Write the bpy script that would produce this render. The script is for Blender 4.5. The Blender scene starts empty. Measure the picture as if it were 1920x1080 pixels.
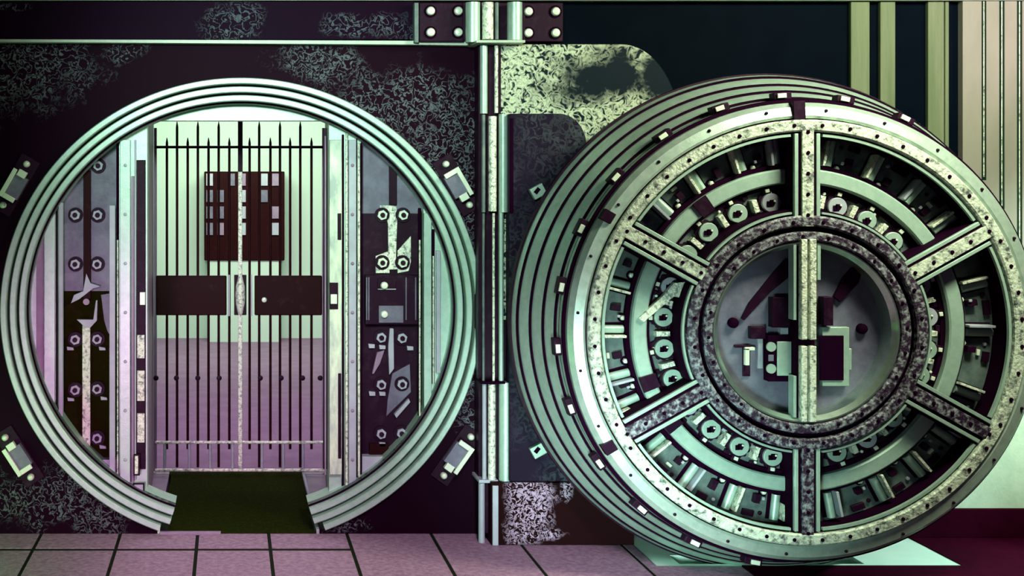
import bpy, bmesh, math, random
from mathutils import Vector, Matrix
random.seed(7)
sc = bpy.context.scene
COL = sc.collection
PI = math.pi
D = 6.0            # camera distance from the vault wall (plane y = 0)
MP = 0.0025        # metres per photo pixel on that plane
VX, VY, H = 430.0, 345.0, 1.6375
EY = 0.97          # the round steelwork is very slightly flattened

def mp(Y): return MP * (D + Y) / D
def wx(px, Y=0.0): return (px - VX) * mp(Y)
def wz(py, Y=0.0): return H - (py - VY) * mp(Y)

# ------------------------------------------------------------------ materials
def new_mat(name):
    m = bpy.data.materials.new(name); m.use_nodes = True
    nt = m.node_tree
    return m, nt, nt.nodes['Principled BSDF']

def mat(name, col, rough=.45, metal=.0, col2=None, scale=20., lo=.4, hi=.6, bump=0., bscale=80., spec=.5, stretch=None):
    m, nt, b = new_mat(name)
    b.inputs['Roughness'].default_value = rough
    b.inputs['Metallic'].default_value = metal
    b.inputs['Specular IOR Level'].default_value = spec
    tc = nt.nodes.new('ShaderNodeTexCoord')
    vec = tc.outputs['Object']
    if stretch:
        mpn = nt.nodes.new('ShaderNodeMapping'); mpn.inputs['Scale'].default_value = stretch
        nt.links.new(vec, mpn.inputs[0]); vec = mpn.outputs[0]
    if col2:
        n = nt.nodes.new('ShaderNodeTexNoise'); n.inputs['Scale'].default_value = scale
        n.inputs['Detail'].default_value = 5; n.inputs['Roughness'].default_value = .65
        nt.links.new(vec, n.inputs['Vector'])
        r = nt.nodes.new('ShaderNodeValToRGB')
        r.color_ramp.elements[0].position = lo; r.color_ramp.elements[0].color = (*col, 1)
        r.color_ramp.elements[1].position = hi; r.color_ramp.elements[1].color = (*col2, 1)
        nt.links.new(n.outputs['Fac'], r.inputs[0]); nt.links.new(r.outputs[0], b.inputs['Base Color'])
    else:
        b.inputs['Base Color'].default_value = (*col, 1)
    if bump:
        n2 = nt.nodes.new('ShaderNodeTexNoise'); n2.inputs['Scale'].default_value = bscale
        n2.inputs['Detail'].default_value = 3
        nt.links.new(vec, n2.inputs['Vector'])
        bp = nt.nodes.new('ShaderNodeBump'); bp.inputs['Strength'].default_value = bump
        bp.inputs['Distance'].default_value = .01
        nt.links.new(n2.outputs['Fac'], bp.inputs['Height']); nt.links.new(bp.outputs[0], b.inputs['Normal'])
    return m

def swirl_mat(name, dark, light, scale=55., wear_sheen_range=(.50, .66), wscale=1.6, rough=.4, metal=.6, width=.07, base_wear_sheen=0., bump=.08, seed=0., reflection_blobs=None, invert=False, spec=.04):
    """engine turned steel: fine curling scratches, with irregular bright patches"""
    m, nt, b = new_mat(name)
    N = nt.nodes.new; L = nt.links.new
    b.inputs['Roughness'].default_value = rough; b.inputs['Metallic'].default_value = metal
    tc = N('ShaderNodeTexCoord')
    n = N('ShaderNodeTexNoise'); n.inputs['Scale'].default_value = scale; n.inputs['Detail'].default_value = 2.2
    n.inputs['Distortion'].default_value = 1.2
    L(tc.outputs['Object'], n.inputs['Vector'])
    s = N('ShaderNodeMath'); s.operation = 'SUBTRACT'; s.inputs[1].default_value = .5; L(n.outputs['Fac'], s.inputs[0])
    a = N('ShaderNodeMath'); a.operation = 'ABSOLUTE'; L(s.outputs[0], a.inputs[0])
    rm = N('ShaderNodeMapRange'); rm.inputs['From Min'].default_value = 0; rm.inputs['From Max'].default_value = width
    rm.inputs['To Min'].default_value = 1; rm.inputs['To Max'].default_value = 0; L(a.outputs[0], rm.inputs['Value'])
    mpn = N('ShaderNodeMapping'); mpn.inputs['Location'].default_value = (seed, seed * 1.7, seed * .6)
    L(tc.outputs['Object'], mpn.inputs[0])
    w = N('ShaderNodeTexNoise'); w.inputs['Scale'].default_value = wscale; w.inputs['Detail'].default_value = 4
    w.inputs['Roughness'].default_value = .6; L(mpn.outputs[0], w.inputs['Vector'])
    wr = N('ShaderNodeMapRange'); wr.inputs['From Min'].default_value = wear_sheen_range[0]; wr.inputs['From Max'].default_value = wear_sheen_range[1]
    wr.inputs['To Min'].default_value = base_wear_sheen; wr.inputs['To Max'].default_value = 1.
    L(w.outputs['Fac'], wr.inputs['Value'])
    b.inputs['Specular IOR Level'].default_value = spec
    wear_sheen = wr.outputs[0]
    if reflection_blobs:
        # reflections painted into the colour as patches: (x, z, half width, half height), with ragged edges
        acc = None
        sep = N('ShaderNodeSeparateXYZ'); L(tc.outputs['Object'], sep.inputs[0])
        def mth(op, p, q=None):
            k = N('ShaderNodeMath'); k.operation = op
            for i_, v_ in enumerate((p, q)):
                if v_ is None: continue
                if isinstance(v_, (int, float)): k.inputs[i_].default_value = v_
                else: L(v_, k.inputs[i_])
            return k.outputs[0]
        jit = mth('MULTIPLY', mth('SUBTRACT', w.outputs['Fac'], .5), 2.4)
        for bx_, bz_, rx_, rz_ in reflection_blobs:
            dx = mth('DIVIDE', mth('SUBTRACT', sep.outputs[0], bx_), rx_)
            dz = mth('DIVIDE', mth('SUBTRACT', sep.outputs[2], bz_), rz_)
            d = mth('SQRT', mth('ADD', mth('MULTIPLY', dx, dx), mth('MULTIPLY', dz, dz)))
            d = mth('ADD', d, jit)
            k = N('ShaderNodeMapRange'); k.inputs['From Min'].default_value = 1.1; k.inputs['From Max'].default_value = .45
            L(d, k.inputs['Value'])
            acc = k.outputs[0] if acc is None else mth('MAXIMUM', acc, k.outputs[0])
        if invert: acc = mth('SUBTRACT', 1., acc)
        wear_sheen = acc if not base_wear_sheen else mth('MAXIMUM', acc, base_wear_sheen)
    mu = N('ShaderNodeMath'); mu.operation = 'MULTIPLY'; L(rm.outputs[0], mu.inputs[0]); L(wear_sheen, mu.inputs[1])
    mx = N('ShaderNodeMix'); mx.data_type = 'RGBA'
    mx.inputs['A'].default_value = (*dark, 1); mx.inputs['B'].default_value = (*light, 1)
    L(mu.outputs[0], mx.inputs['Factor']); L(mx.outputs['Result'], b.inputs['Base Color'])
    bp = N('ShaderNodeBump'); bp.inputs['Strength'].default_value = bump; bp.inputs['Distance'].default_value = .004
    L(n.outputs['Fac'], bp.inputs['Height']); L(bp.outputs[0], b.inputs['Normal'])
    return m

M = {}
def PB(l, Y=0.): return [(wx(a, Y), wz(b, Y), c * MP, d * MP) for a, b, c, d in l]
M['plum']   = swirl_mat('plum_plate_steel', (.0085, .0002, .0065), (.115, .145, .155), scale=30, width=.055, wscale=6, rough=.55, metal=.0, reflection_blobs=PB([(50, 120, 150, 90), (230, 95, 45, 30), (600, 120, 90, 50), (760, 190, 150, 70), (850, 260, 100, 110), (860, 420, 60, 120), (890, 620, 22, 170), (90, 930, 130, 60), (190, 970, 70, 40), (880, 780, 30, 60), (640, 985, 60, 15)]))  # bright patches are reflections painted into the wall colour
M['beam']   = swirl_mat('plum_beam_steel', (.0075, .0002, .009), (.10, .13, .15), scale=30, width=.055, wscale=6, rough=.55, metal=.0, reflection_blobs=PB([(430, 45, 55, 45), (650, 50, 60, 22), (730, 50, 50, 30), (20, 15, 50, 8)]))  # lighter patches paint reflections into the beam
M['navy']   = mat('navy_wall_paint', (.0001, .0020, .0060), .7, 0., (.0002, .003, .007), 6, .4, .7, spec=.03)
M['crane']  = swirl_mat('sheen_crane_steel', (.007, .014, .02), (.56, .66, .48), scale=30, width=.15, wscale=5, metal=.1, rough=.5, invert=True, reflection_blobs=[(wx(1130) - wx(1100, -.1), wz(150) - wz(400, -.1), 140 * MP, 62 * MP), (wx(1225) - wx(1100, -.1), wz(150) - wz(400, -.1), 95 * MP, 75 * MP)])  # bright sheen and dark blob are reflections put into the colour
M['slate']  = swirl_mat('slate_crane_steel', (.014, .009, .022), (.07, .09, .10), scale=26, wear_sheen_range=(.40, .7), wscale=2, width=.1, metal=.1, rough=.5, seed=5.)
M['foot']   = swirl_mat('sheen_foot_steel', (.012, .002, .003), (.50, .38, .52), scale=44, width=.10, wscale=6, metal=.0, rough=.6, reflection_blobs=[(wx(970) - wx(1050, -.2), .20, .11, .22), (wx(1000) - wx(1050, -.2), .05, .14, .03), (wx(1042) - wx(1050, -.2), .27, .03, .06)])  # pale patches paint reflections onto the foot steel
M['mint']   = mat('pale_machined_steel', (.36, .54, .45), .42, .35, (.44, .62, .52), 30, .35, .65, bump=.05, bscale=140)
M['mint_s'] = mat('satin_machined_steel', (.46, .60, .52), .30, .92, (.60, .74, .64), 26, .35, .65, bump=.05, bscale=120)
M['plug']   = mat('pale_turned_steel', (.42, .60, .50), .36, .5, (.54, .72, .62), 26, .35, .65, bump=.05, bscale=120)
M['front_m'] = mat('burnished_front_ring', (.40, .54, .46), .36, .45, (.52, .66, .57), 26, .35, .65, bump=.05, bscale=120)
M['lav']    = mat('lavender_painted_steel', (.40, .46, .50), .5, .1, (.34, .36, .43), 9, .35, .65, bump=.04, bscale=60)
M['mauve']  = mat('mauve_painted_steel', (.22, .15, .24), .5, .1, (.28, .22, .30), 9, .35, .65, bump=.04)
M['slab']   = mat('dull_grey_backplate', (.065, .10, .10), .5, .2, (.17, .23, .21), 13, .35, .68, bump=.08, bscale=70)
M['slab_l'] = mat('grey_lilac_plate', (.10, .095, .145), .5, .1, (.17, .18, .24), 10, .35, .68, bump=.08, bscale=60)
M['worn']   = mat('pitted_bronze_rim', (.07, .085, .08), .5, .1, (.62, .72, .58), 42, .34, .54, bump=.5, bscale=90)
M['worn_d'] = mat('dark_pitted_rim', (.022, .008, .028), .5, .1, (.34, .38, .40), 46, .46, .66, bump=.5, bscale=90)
M['glint']  = mat('bright_pitted_rod', (.16, .20, .18), .4, .2, (.80, .88, .70), 60, .34, .52, bump=.5, bscale=110)
M['black']  = mat('black_recess', (.010, .0004, .009), .8, .0, spec=.03)
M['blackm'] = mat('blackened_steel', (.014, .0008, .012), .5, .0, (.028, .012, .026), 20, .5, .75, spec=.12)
M['maroon'] = mat('maroon_lock_case', (.016, .0008, .0015), .5, 0, (.04, .010, .014), 14, .58, .8, spec=.08)
M['olive']  = mat('dark_olive_mat', (.010, .018, .0004), .9, 0, (.035, .035, .006), 60, .5, .75, bump=.4, bscale=160, spec=.02)
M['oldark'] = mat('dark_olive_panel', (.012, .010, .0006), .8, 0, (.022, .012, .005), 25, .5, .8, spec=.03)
M['pale_u'] = mat('smeared_pale_steel', (.34, .42, .38), .45, .1, (.66, .80, .58), 12, .36, .56, stretch=(1, 1, .35))
M['pale']   = mat('pale_bolt_steel', (.72, .84, .66), .4, .1)
M['strip']  = mat('olive_panelling', (.11, .15, .08), .6, 0, (.17, .20, .12), 26, .35, .65, stretch=(1, 1, .08), spec=.25)
M['fluted'] = mat('rosy_fluted_panel', (.22, .22, .18), .55, 0, (.27, .26, .22), 8, .35, .65, stretch=(1, 1, .3), spec=.3)
M['plaster'] = mat('pale_green_plaster', (.46, .62, .48), .6, 0, (.54, .70, .55), 12, .4, .65, bump=.1, spec=.2)
M['green']  = mat('dark_green_groove', (.002, .016, .009), .7, 0, spec=.1)
M['tile']   = mat('mauve_stone_tile', (.22, .12, .20), .6, 0, (.38, .25, .34), 38, .35, .65, bump=.35, bscale=120, spec=.3)
M['grout']  = mat('green_black_grout', (.006, .012, .003), .9, 0, spec=.1)
M['shadefl'] = mat('shaded_maroon_floor', (.022, .0005, .007), .9, 0, (.03, .001, .01), 12, .4, .7, spec=.02)  # dark colour stands in for shade on floor and wall foot
M['plate']  = mat('bright_sill_plate', (.60, .84, .72), .5, .0, (.68, .90, .80), 6, .35, .65)
M['bwall']  = mat('chamber_wall_paint', (.52, .68, .56), .7, 0, spec=.2)
M['bfloor'] = mat('chamber_floor_mauve', (.22, .13, .22), .7, 0, (.26, .16, .26), 5, .4, .6, spec=.2)
M['edge']   = mat('pale_trim_metal', (.40, .52, .42), .5, .1, (.50, .60, .48), 30, .35, .65)

# ------------------------------------------------------------------ mesh building
class MB:
    def __init__(s): s.v = []; s.f = []
    def add(s, vs, fs):
        o = len(s.v); s.v += [tuple(v) for v in vs]; s.f += [tuple(i + o for i in f) for f in fs]; return s
    def box(s, x0, x1, y0, y1, z0, z1, ang=0., piv=None):
        if x0 > x1: x0, x1 = x1, x0
        if z0 > z1: z0, z1 = z1, z0
        if y0 > y1: y0, y1 = y1, y0
        vs = [(x, y, z) for x in (x0, x1) for y in (y0, y1) for z in (z0, z1)]
        if ang:
            cx, cz = piv if piv else ((x0 + x1) / 2, (z0 + z1) / 2)
            c, sn = math.cos(ang), math.sin(ang)
            vs = [(cx + (x - cx) * c - (z - cz) * sn, y, cz + (x - cx) * sn + (z - cz) * c) for x, y, z in vs]
        return s.add(vs, [(0, 1, 3, 2), (4, 6, 7, 5), (0, 4, 5, 1), (2, 3, 7, 6), (0, 2, 6, 4), (1, 5, 7, 3)])
    def prism(s, pts, y0, y1):                      # polygon in x,z extruded along y
        n = len(pts)
        vs = [(x, y0, z) for x, z in pts] + [(x, y1, z) for x, z in pts]
        fs = [tuple(range(n)), tuple(range(2 * n - 1, n - 1, -1))]
        fs += [(i, i + n, (i + 1) % n + n, (i + 1) % n) for i in range(n)]
        return s.add(vs, fs)
    def cyl(s, cx, cz, y0, y1, r, n=24, r1=None, start=0.):      # axis along y
        r1 = r if r1 is None else r1
        vs = [(cx + r * math.cos(start + 2 * PI * i / n), y0, cz + r * math.sin(start + 2 * PI * i / n)) for i in range(n)]
        vs += [(cx + r1 * math.cos(start + 2 * PI * i / n), y1, cz + r1 * math.sin(start + 2 * PI * i / n)) for i in range(n)]
        fs = [tuple(range(n)), tuple(range(2 * n - 1, n - 1, -1))]
        fs += [(i, i + n, (i + 1) % n + n, (i + 1) % n) for i in range(n)]
        return s.add(vs, fs)
    def rod(s, p, q, r, n=16, r1=None):             # between two points
        p = Vector(p); q = Vector(q); r1 = r if r1 is None else r1
        d = (q - p).normalized(); a = d.orthogonal().normalized(); b = d.cross(a)
        vs = [p + (a * math.cos(2 * PI * i / n) + b * math.sin(2 * PI * i / n)) * r for i in range(n)]
        vs += [q + (a * math.cos(2 * PI * i / n) + b * math.sin(2 * PI * i / n)) * r1 for i in range(n)]
        fs = [tuple(range(n)), tuple(range(2 * n - 1, n - 1, -1))]
        fs += [(i, (i + 1) % n, (i + 1) % n + n, i + n) for i in range(n)]
        return s.add(vs, fs)
    def dome(s, cx, cz, y0, r, h, n=16):            # rounded bolt head towards the camera
        rings = [(r, 0), (r, -.5 * h), (r * .8, -.85 * h), (r * .4, -h)]
        vs = []; fs = []
        for rr, yy in rings:
            vs += [(cx + rr * math.cos(2 * PI * i / n), y0 + yy, cz + rr * math.sin(2 * PI * i / n)) for i in range(n)]
        for k in range(3):
            fs += [(k * n + i, k * n + (i + 1) % n, (k + 1) * n + (i + 1) % n, (k + 1) * n + i) for i in range(n)]
        fs += [tuple(range(3 * n, 4 * n)), tuple(range(n - 1, -1, -1))]
        return s.add(vs, fs)
    def lathe(s, cx, cz, prof, a0=0., a1=2 * PI, n=160, ez=EY, closed=True):   # prof: closed (r, y) loop
        full = abs(a1 - a0 - 2 * PI) < 1e-6
        k = len(prof); m = n if full else n + 1
        vs = []
        for i in range(m):
            a = a0 + (a1 - a0) * i / n
            vs += [(cx + r * math.cos(a), y, cz + r * math.sin(a) * ez) for r, y in prof]
        fs = []
        for i in range(n):
            j = (i + 1) % m
            for q in range(k if closed else k - 1):
                q2 = (q + 1) % k
                fs.append((i * k + q, j * k + q, j * k + q2, i * k + q2))
        if not full and closed:
            fs += [tuple(range(k)), tuple(range((m - 1) * k + k - 1, (m - 1) * k - 1, -1))]
        return s.add(vs, fs)

def thing(name, label, cat, loc=(0, 0, 0), group=None):
    o = bpy.data.objects.new(name, None); o.empty_display_size = .1
    COL.objects.link(o); o.location = loc; o['label'] = label; o['category'] = cat
    if group: o['group'] = group
    return o
ABS = {}
def wloc(o):
    v = Vector((0, 0, 0))
    while o: v += o.location; o = o.parent
    return v
def obj(name, mb, material, parent=None, bevel=0., origin=None, smooth=35, label=None):
    """mesh coordinates are given in world space; the part keeps its thing's origin unless told otherwise"""
    base = wloc(parent) if parent else Vector((0, 0, 0))
    org = Vector(origin) if origin is not None else base
    me = bpy.data.meshes.new(name)
    me.from_pydata([tuple(Vector(v) - org) for v in mb.v], [], mb.f)
    bm = bmesh.new(); bm.from_mesh(me); bmesh.ops.recalc_face_normals(bm, faces=bm.faces); bm.to_mesh(me); bm.free()
    for p in me.polygons: p.use_smooth = True
    me.set_sharp_from_angle(angle=math.radians(smooth))
    mats = material if isinstance(material, list) else [material]
    for m in mats: me.materials.append(M[m])
    o = bpy.data.objects.new(name, me); COL.objects.link(o)
    if parent: o.parent = parent
    o.location = org - base
    if bevel:
        b = o.modifiers.new('bevel', 'BEVEL'); b.width = bevel; b.segments = 2; b.limit_method = 'ANGLE'
    if label: o['label'] = label
    return o
def tag(o, label, cat, group=None):
    o['label'] = label; o['category'] = cat
    if group: o['group'] = group
    return o
def struct(name, mb, material, bevel=0.):
    o = obj(name, mb, material, None, bevel); o['kind'] = 'structure'; return o
def copy_part(o, parent, delta=(0, 0, 0)):
    c = o.copy(); COL.objects.link(c); c.parent = parent; c.location = o.location + Vector(delta)
    for ch in o.children: copy_part(ch, c)
    return c
def copy_thing(o, loc, rot=None, label=None, group=None):
    c = o.copy(); COL.objects.link(c); c.location = loc
    if rot is not None: c.rotation_euler = rot
    if label: c['label'] = label
    if group: c['group'] = group
    for ch in o.children: copy_part(ch, c)
    return c

# ================================================================== SETTING
OX, OZ, OR = wx(452), wz(583), 450 * MP                        # vault opening
TOPZ = 3.2; XL, XR = -3.2, 5.2; XS = wx(940)                  # XS: where plum steel meets navy wall
# vault wall with its round opening
mb = MB()
n = 160
ring = [(OX + OR * math.cos(2 * PI * i / n), OZ + OR * EY * math.sin(2 * PI * i / n)) for i in range(n)]
def to_rect(a, x0, x1, z0, z1):
    dx, dz = math.cos(a), math.sin(a); t = 1e9
    if dx > 1e-9: t = min(t, (x1 - OX) / dx)
    if dx < -1e-9: t = min(t, (x0 - OX) / dx)
    if dz > 1e-9: t = min(t, (z1 - OZ) / dz)
    if dz < -1e-9: t = min(t, (z0 - OZ) / dz)
    return (OX + dx * t, OZ + dz * t)
angs = sorted([2 * PI * i / n for i in range(n)] + [math.atan2(zc - OZ, xc - OX) % (2 * PI) for xc in (OX - 1.2, XS) for zc in (-.12, TOPZ)])
vs = []; fs = []
for a in angs:
    x, z = OX + OR * math.cos(a), OZ + OR * EY * math.sin(a)
    xo, zo = to_rect(a, OX - 1.2, XS, -.12, TOPZ)
    vs += [(x, 0, z), (xo, 0, zo), (x, .62, z), (xo, .62, zo)]
k = len(angs)
for i in range(k):
    j = (i + 1) % k
    fs += [(4*i, 4*j, 4*j+1, 4*i+1), (4*i+2, 4*i+3, 4*j+3, 4*j+2), (4*i, 4*i+2, 4*j+2, 4*j), (4*i+1, 4*j+1, 4*j+3, 4*i+3)]
mb.add(vs, fs)
mb.box(XL, OX - 1.2, 0, .62, -.12, TOPZ)
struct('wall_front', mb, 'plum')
struct('wall_right', MB().box(XS, XR, 0.0, .62, -.3, TOPZ), 'navy')
struct('wall_side', MB().box(XR, XR + .2, -4, .62, -.12, TOPZ), 'navy')
struct('ceiling', MB().box(XL, XR + .2, -3.0, .62, TOPZ, TOPZ + .1), 'navy')

# chamber behind the gate
CX0, CX1, CY1 = -2.2, 3.0, 7.6
struct('wall_chamber_back', MB().box(CX0, CX1, CY1, CY1 + .1, 0, 3.0), 'bwall')
struct('wall_chamber_left', MB().box(CX0 - .1, CX0, 1.4, CY1 + .1, 0, 3.0), 'bwall')
struct('wall_chamber_right', MB().box(CX1, CX1 + .1, 1.4, CY1 + .1, 0, 3.0), 'bwall')
struct('ceiling_chamber', MB().box(CX0 - .1, CX1 + .1, 1.2, CY1 + .1, 3.0, 3.1), 'bwall')
struct('floor_chamber', MB().box(CX0 - .1, CX1 + .1, 1.301, CY1 + .1, -.12, -.0), 'bfloor')
struct('floor_gate_sill', MB().box(-.34, .424, 1.201, 1.3, -.12, 0), 'olive')

# stone tile floor: tiles on a grout bed, with a slot for the door
mb = MB()
xs = [-3.2, -2.78, -2.4, -2.02, -1.64, -1.26, -.88, -.51, -.148, .184, .55, .944, 1.326, 1.78, 2.2]
ys = [-.006, -.263, -.68, -1.1, -1.52, -1.94, -2.36, -2.78, -3.2, -3.6, -4.0]
g = .008; gy = .020
CXD0 = wx(1512, -.8)
PX0, PX1, PY = wx(1165), wx(1690), -.503
for a, b in zip(xs[:-1], xs[1:]):
    for y1, y0 in zip(ys[:-1], ys[1:]):
        if a >= .55 and y1 > -.2: y0_, y1_ = -.68, y1      # big slabs reach the wall right of the opening
        elif a >= .55 and abs(y1 + .263) < .01: continue
        else: y0_, y1_ = y0, y1
        x1 = b - g
        if b > PX0 and y1 > PY:
            if a > PX0: 
                mb.box(a + g, x1, y0_ + gy, PY - g, -.03, 0); continue
            mb.box(a + g, x1, y0_ + gy, PY - g, -.03, 0)
            mb.box(a + g, PX0 - g, PY - g, y1_ - g, -.03, 0); continue
        mb.box(a + g, x1, y0_ + gy, y1_ - (gy if y1_ < -.1 else 0), -.03, 0)
nt_ = len(mb.f)
mb.box(XL, PX0 - .004, -4, -.002, -.12, -.003)
mb.box(PX0 - .004, 2.2, -4, PY - .002, -.12, -.003)
fl = obj('floor', mb, ['tile', 'grout']); fl['kind'] = 'structure'
for i, p in enumerate(fl.data.polygons):
    p.material_index = 0 if i < nt_ else 1
mb = MB().box(2.2, XR, -4, PY, -.12, 0).box(PX1, XR, PY, -.001, -.12, 0)
f2 = struct('floor_shaded', mb, 'shadefl')  # floor in shadow, the shade put into its colour
# sill plate / slot under the round door
struct('wall_foot_shade', MB().box(PX1 - .25, XR, -.075, -.047, .002, wz(948)), 'shadefl')  # added dark strip, paints the wall's fade into shade near the floor
SX0, SX1 = CXD0 - .40, CXD0 + .40
o = obj('sill_plate', MB().box(PX0, SX0, PY, -.002, -.09, -.004).box(SX1, PX1, PY, -.002, -.09, -.004).box(SX0, SX1, PY, -.47, -.09, -.004).box(SX0, SX1, -.34, -.002, -.09, -.004).box(SX0, SX1, -.47, -.34, -.09, -.07), 'plate')
tag(o, 'bright slotted sill plate in the floor under the round vault door', 'sill plate')

# trims: cornice along the top, beam over the opening, panelling on the right
struct('trim_1', MB().box(XL, XR, -.05, -.001, wz(3.5), wz(-2)), 'edge', .002)
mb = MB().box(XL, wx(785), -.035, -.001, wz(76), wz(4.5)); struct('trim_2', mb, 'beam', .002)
mb = MB(); mb.prism([(XL, wz(73)), (wx(790), wz(79)), (wx(902), wz(80)), (wx(902), wz(88)), (wx(785), wz(86)), (XL, wz(75.5))], -.055, -.001)
struct('trim_3', mb, 'edge')
k = 4
for x0, x1, m in ((1590, 1625, 'strip'), (1645, 1673, 'strip'), (1734, 1764, 'strip'), (1766, 1773, 'strip')):
    struct('trim_%d' % k, MB().box(wx(x0), wx(x1), -.03, -.001, .004, wz(4)), m, .004); k += 1
mb = MB(); x_prev = 1796
edges = [(1831, 1840, 338), (1864, 1874, 392), (1897, 1907, 470)]
lowz = .004
# fluted panel: ribs between long slots, solid below the slots
mb.box(wx(1796), wx(1831), -.04, -.001, lowz, wz(4))
prev = 1831
for (a, b, yend) in edges:
    mb.box(wx(a), wx(b), -.04, -.001, lowz, wz(yend))
nxt = [1864, 1897, 2100]
for (a, b, yend), c in zip(edges, nxt):
    mb.box(wx(b), wx(c), -.04, -.001, lowz, wz(4))
struct('trim_%d' % k, mb, 'fluted', .0); k += 1
struct('trim_%d' % k, MB().box(wx(1600), XR, -.046, -.041, .004, wz(560)), 'plaster'); k += 1
for (a, b, yend) in edges:
    t = MB().box(wx(a) + .001, wx(b) - .001, -.037, -.001, wz(yend) + .001, wz(4))
    struct('trim_%d' % k, t, 'green'); k += 1
    c = (a + b) / 2
    t = MB().rod((wx(c), -.0385, wz(yend - 6)), (wx(c), -.0385, wz(5)), .0028, 10)
    struct('trim_%d' % k, t, 'glint'); k += 1

# ================================================================== VAULT FRAME (surround, vestibule face, bolt work)
VF = thing('vault_frame', 'round stepped steel vault doorway surround with bolt panels set in the dark wall', 'vault frame', (OX, 0, 0))
A0, A1 = math.radians(-71.5), math.radians(252)
bands = [(450, 438.5, -.030), (434, 422.5, -.006), (418, 406.5, .018)]
for r0, r1, y in bands:
    aa0 = A0 if r0 < 440 else math.radians(-69.5); aa1 = A1 if r0 < 440 else math.radians(250)
    p = [(r0 * MP, y + .004), (r0 * MP - .004, y), (r1 * MP + .004, y), (r1 * MP, y + .004), (r1 * MP, .12), (r0 * MP, .12)]
    obj('step_ring', MB().lathe(OX, OZ, p, aa0, aa1, 200), 'mint', VF)
for r0, r1, y in [(438.4, 434.1, .05), (422.4, 418.1, .06), (406.4, 403, .07)]:
    p = [(r0 * MP, y), (r1 * MP, y), (r1 * MP, .12), (r0 * MP, .12)]
    obj('ring_groove', MB().lathe(OX, OZ, p, A0, A1, 160), 'black', VF)
YG = 1.25
YT = .16   # vestibule face plane
RT = 403 * MP
obj('tunnel_lining', MB().lathe(OX, OZ, [(RT, .075), (RT, YT + .1), (RT + .03, YT + .1), (RT + .03, .125)], A0 , A1, 160), 'mint', VF)
# vestibule face: circle segments either side and above the doorway
def circ_seg(x0, x1, z0, z1, r, steps=60):
    """part of the flattened disc inside the rectangle, as a convex polygon"""
    pts = [(OX + r * math.cos(2 * PI * i / 240), OZ + r * EY * math.sin(2 * PI * i / 240)) for i in range(240)]
    def clip(pts, ax, val, keep_less):
        out = []
        for i in range(len(pts)):
            p, q = pts[i], pts[(i + 1) % len(pts)]
            ip = (p[ax] <= val) == keep_less or p[ax] == val; iq = (q[ax] <= val) == keep_less or q[ax] == val
            if ip: out.append(p)
            if ip != iq:
                t = (val - p[ax]) / (q[ax] - p[ax]); out.append((p[0] + (q[0] - p[0]) * t, p[1] + (q[1] - p[1]) * t))
        return out
    pts = clip(pts, 0, x0, False); pts = clip(pts, 0, x1, True); pts = clip(pts, 1, z0, False); pts = clip(pts, 1, z1, True)
    return pts
Y = YT
DX0, DX1, DZ1 = wx(276, Y), wx(617, Y), wz(226, Y)
rr = RT + .001
LX = [(-9, wx(107, Y)), (wx(107, Y), wx(222, Y)), (wx(222, Y), DX0)]
def face(x0, x1, z0, z1, m, y0=YT, y1=YT + .1, name='face_plate', label=None, r=rr):
    pts = circ_seg(x0, x1, z0, z1, r)
    return obj(name, MB().prism(pts, y0, y1), m, VF, label=label)
face(-9, wx(107, Y), -9, 9, 'mint')
face(wx(222, Y), DX0, -9, 9, 'mint')
face(DX1, wx(677, Y), -9, 9, 'mint')
face(wx(794, Y), 9, -9, 9, 'mint')
face(DX0, DX1, DZ1, 9, 'mint')
# recess backs of the two bolt compartments, upper part grey, lower part dark
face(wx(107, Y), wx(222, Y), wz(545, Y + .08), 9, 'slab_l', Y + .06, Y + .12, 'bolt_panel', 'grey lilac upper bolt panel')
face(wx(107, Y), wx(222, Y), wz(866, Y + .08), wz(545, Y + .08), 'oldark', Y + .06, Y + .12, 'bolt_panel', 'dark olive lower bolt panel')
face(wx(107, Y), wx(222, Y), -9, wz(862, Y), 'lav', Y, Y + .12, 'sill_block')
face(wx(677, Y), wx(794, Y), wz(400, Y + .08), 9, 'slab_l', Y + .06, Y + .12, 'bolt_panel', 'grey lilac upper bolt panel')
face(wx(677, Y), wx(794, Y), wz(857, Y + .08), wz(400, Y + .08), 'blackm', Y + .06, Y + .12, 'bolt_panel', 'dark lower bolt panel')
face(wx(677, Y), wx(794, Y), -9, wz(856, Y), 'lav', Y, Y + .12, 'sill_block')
# side uprights (x0, x1, top, bottom, material, thickness, name)
def upright(x0, x1, yt, yb, m, y=YT - .03, dep=.03, name='upright', bev=.002, label=None):
    return obj(name, MB().box(wx(x0, y), wx(x1, y), y, y + dep, wz(yt, y), wz(yb, y)), m, VF, bev, label=label)
def urod(x, r, yt, yb, m, y=YT - .03, name='rod'):
    return obj(name, MB().rod((wx(x, y), y, wz(yt, y)), (wx(x, y), y, wz(yb, y)), r * mp(y), 12), m, VF)
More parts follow.
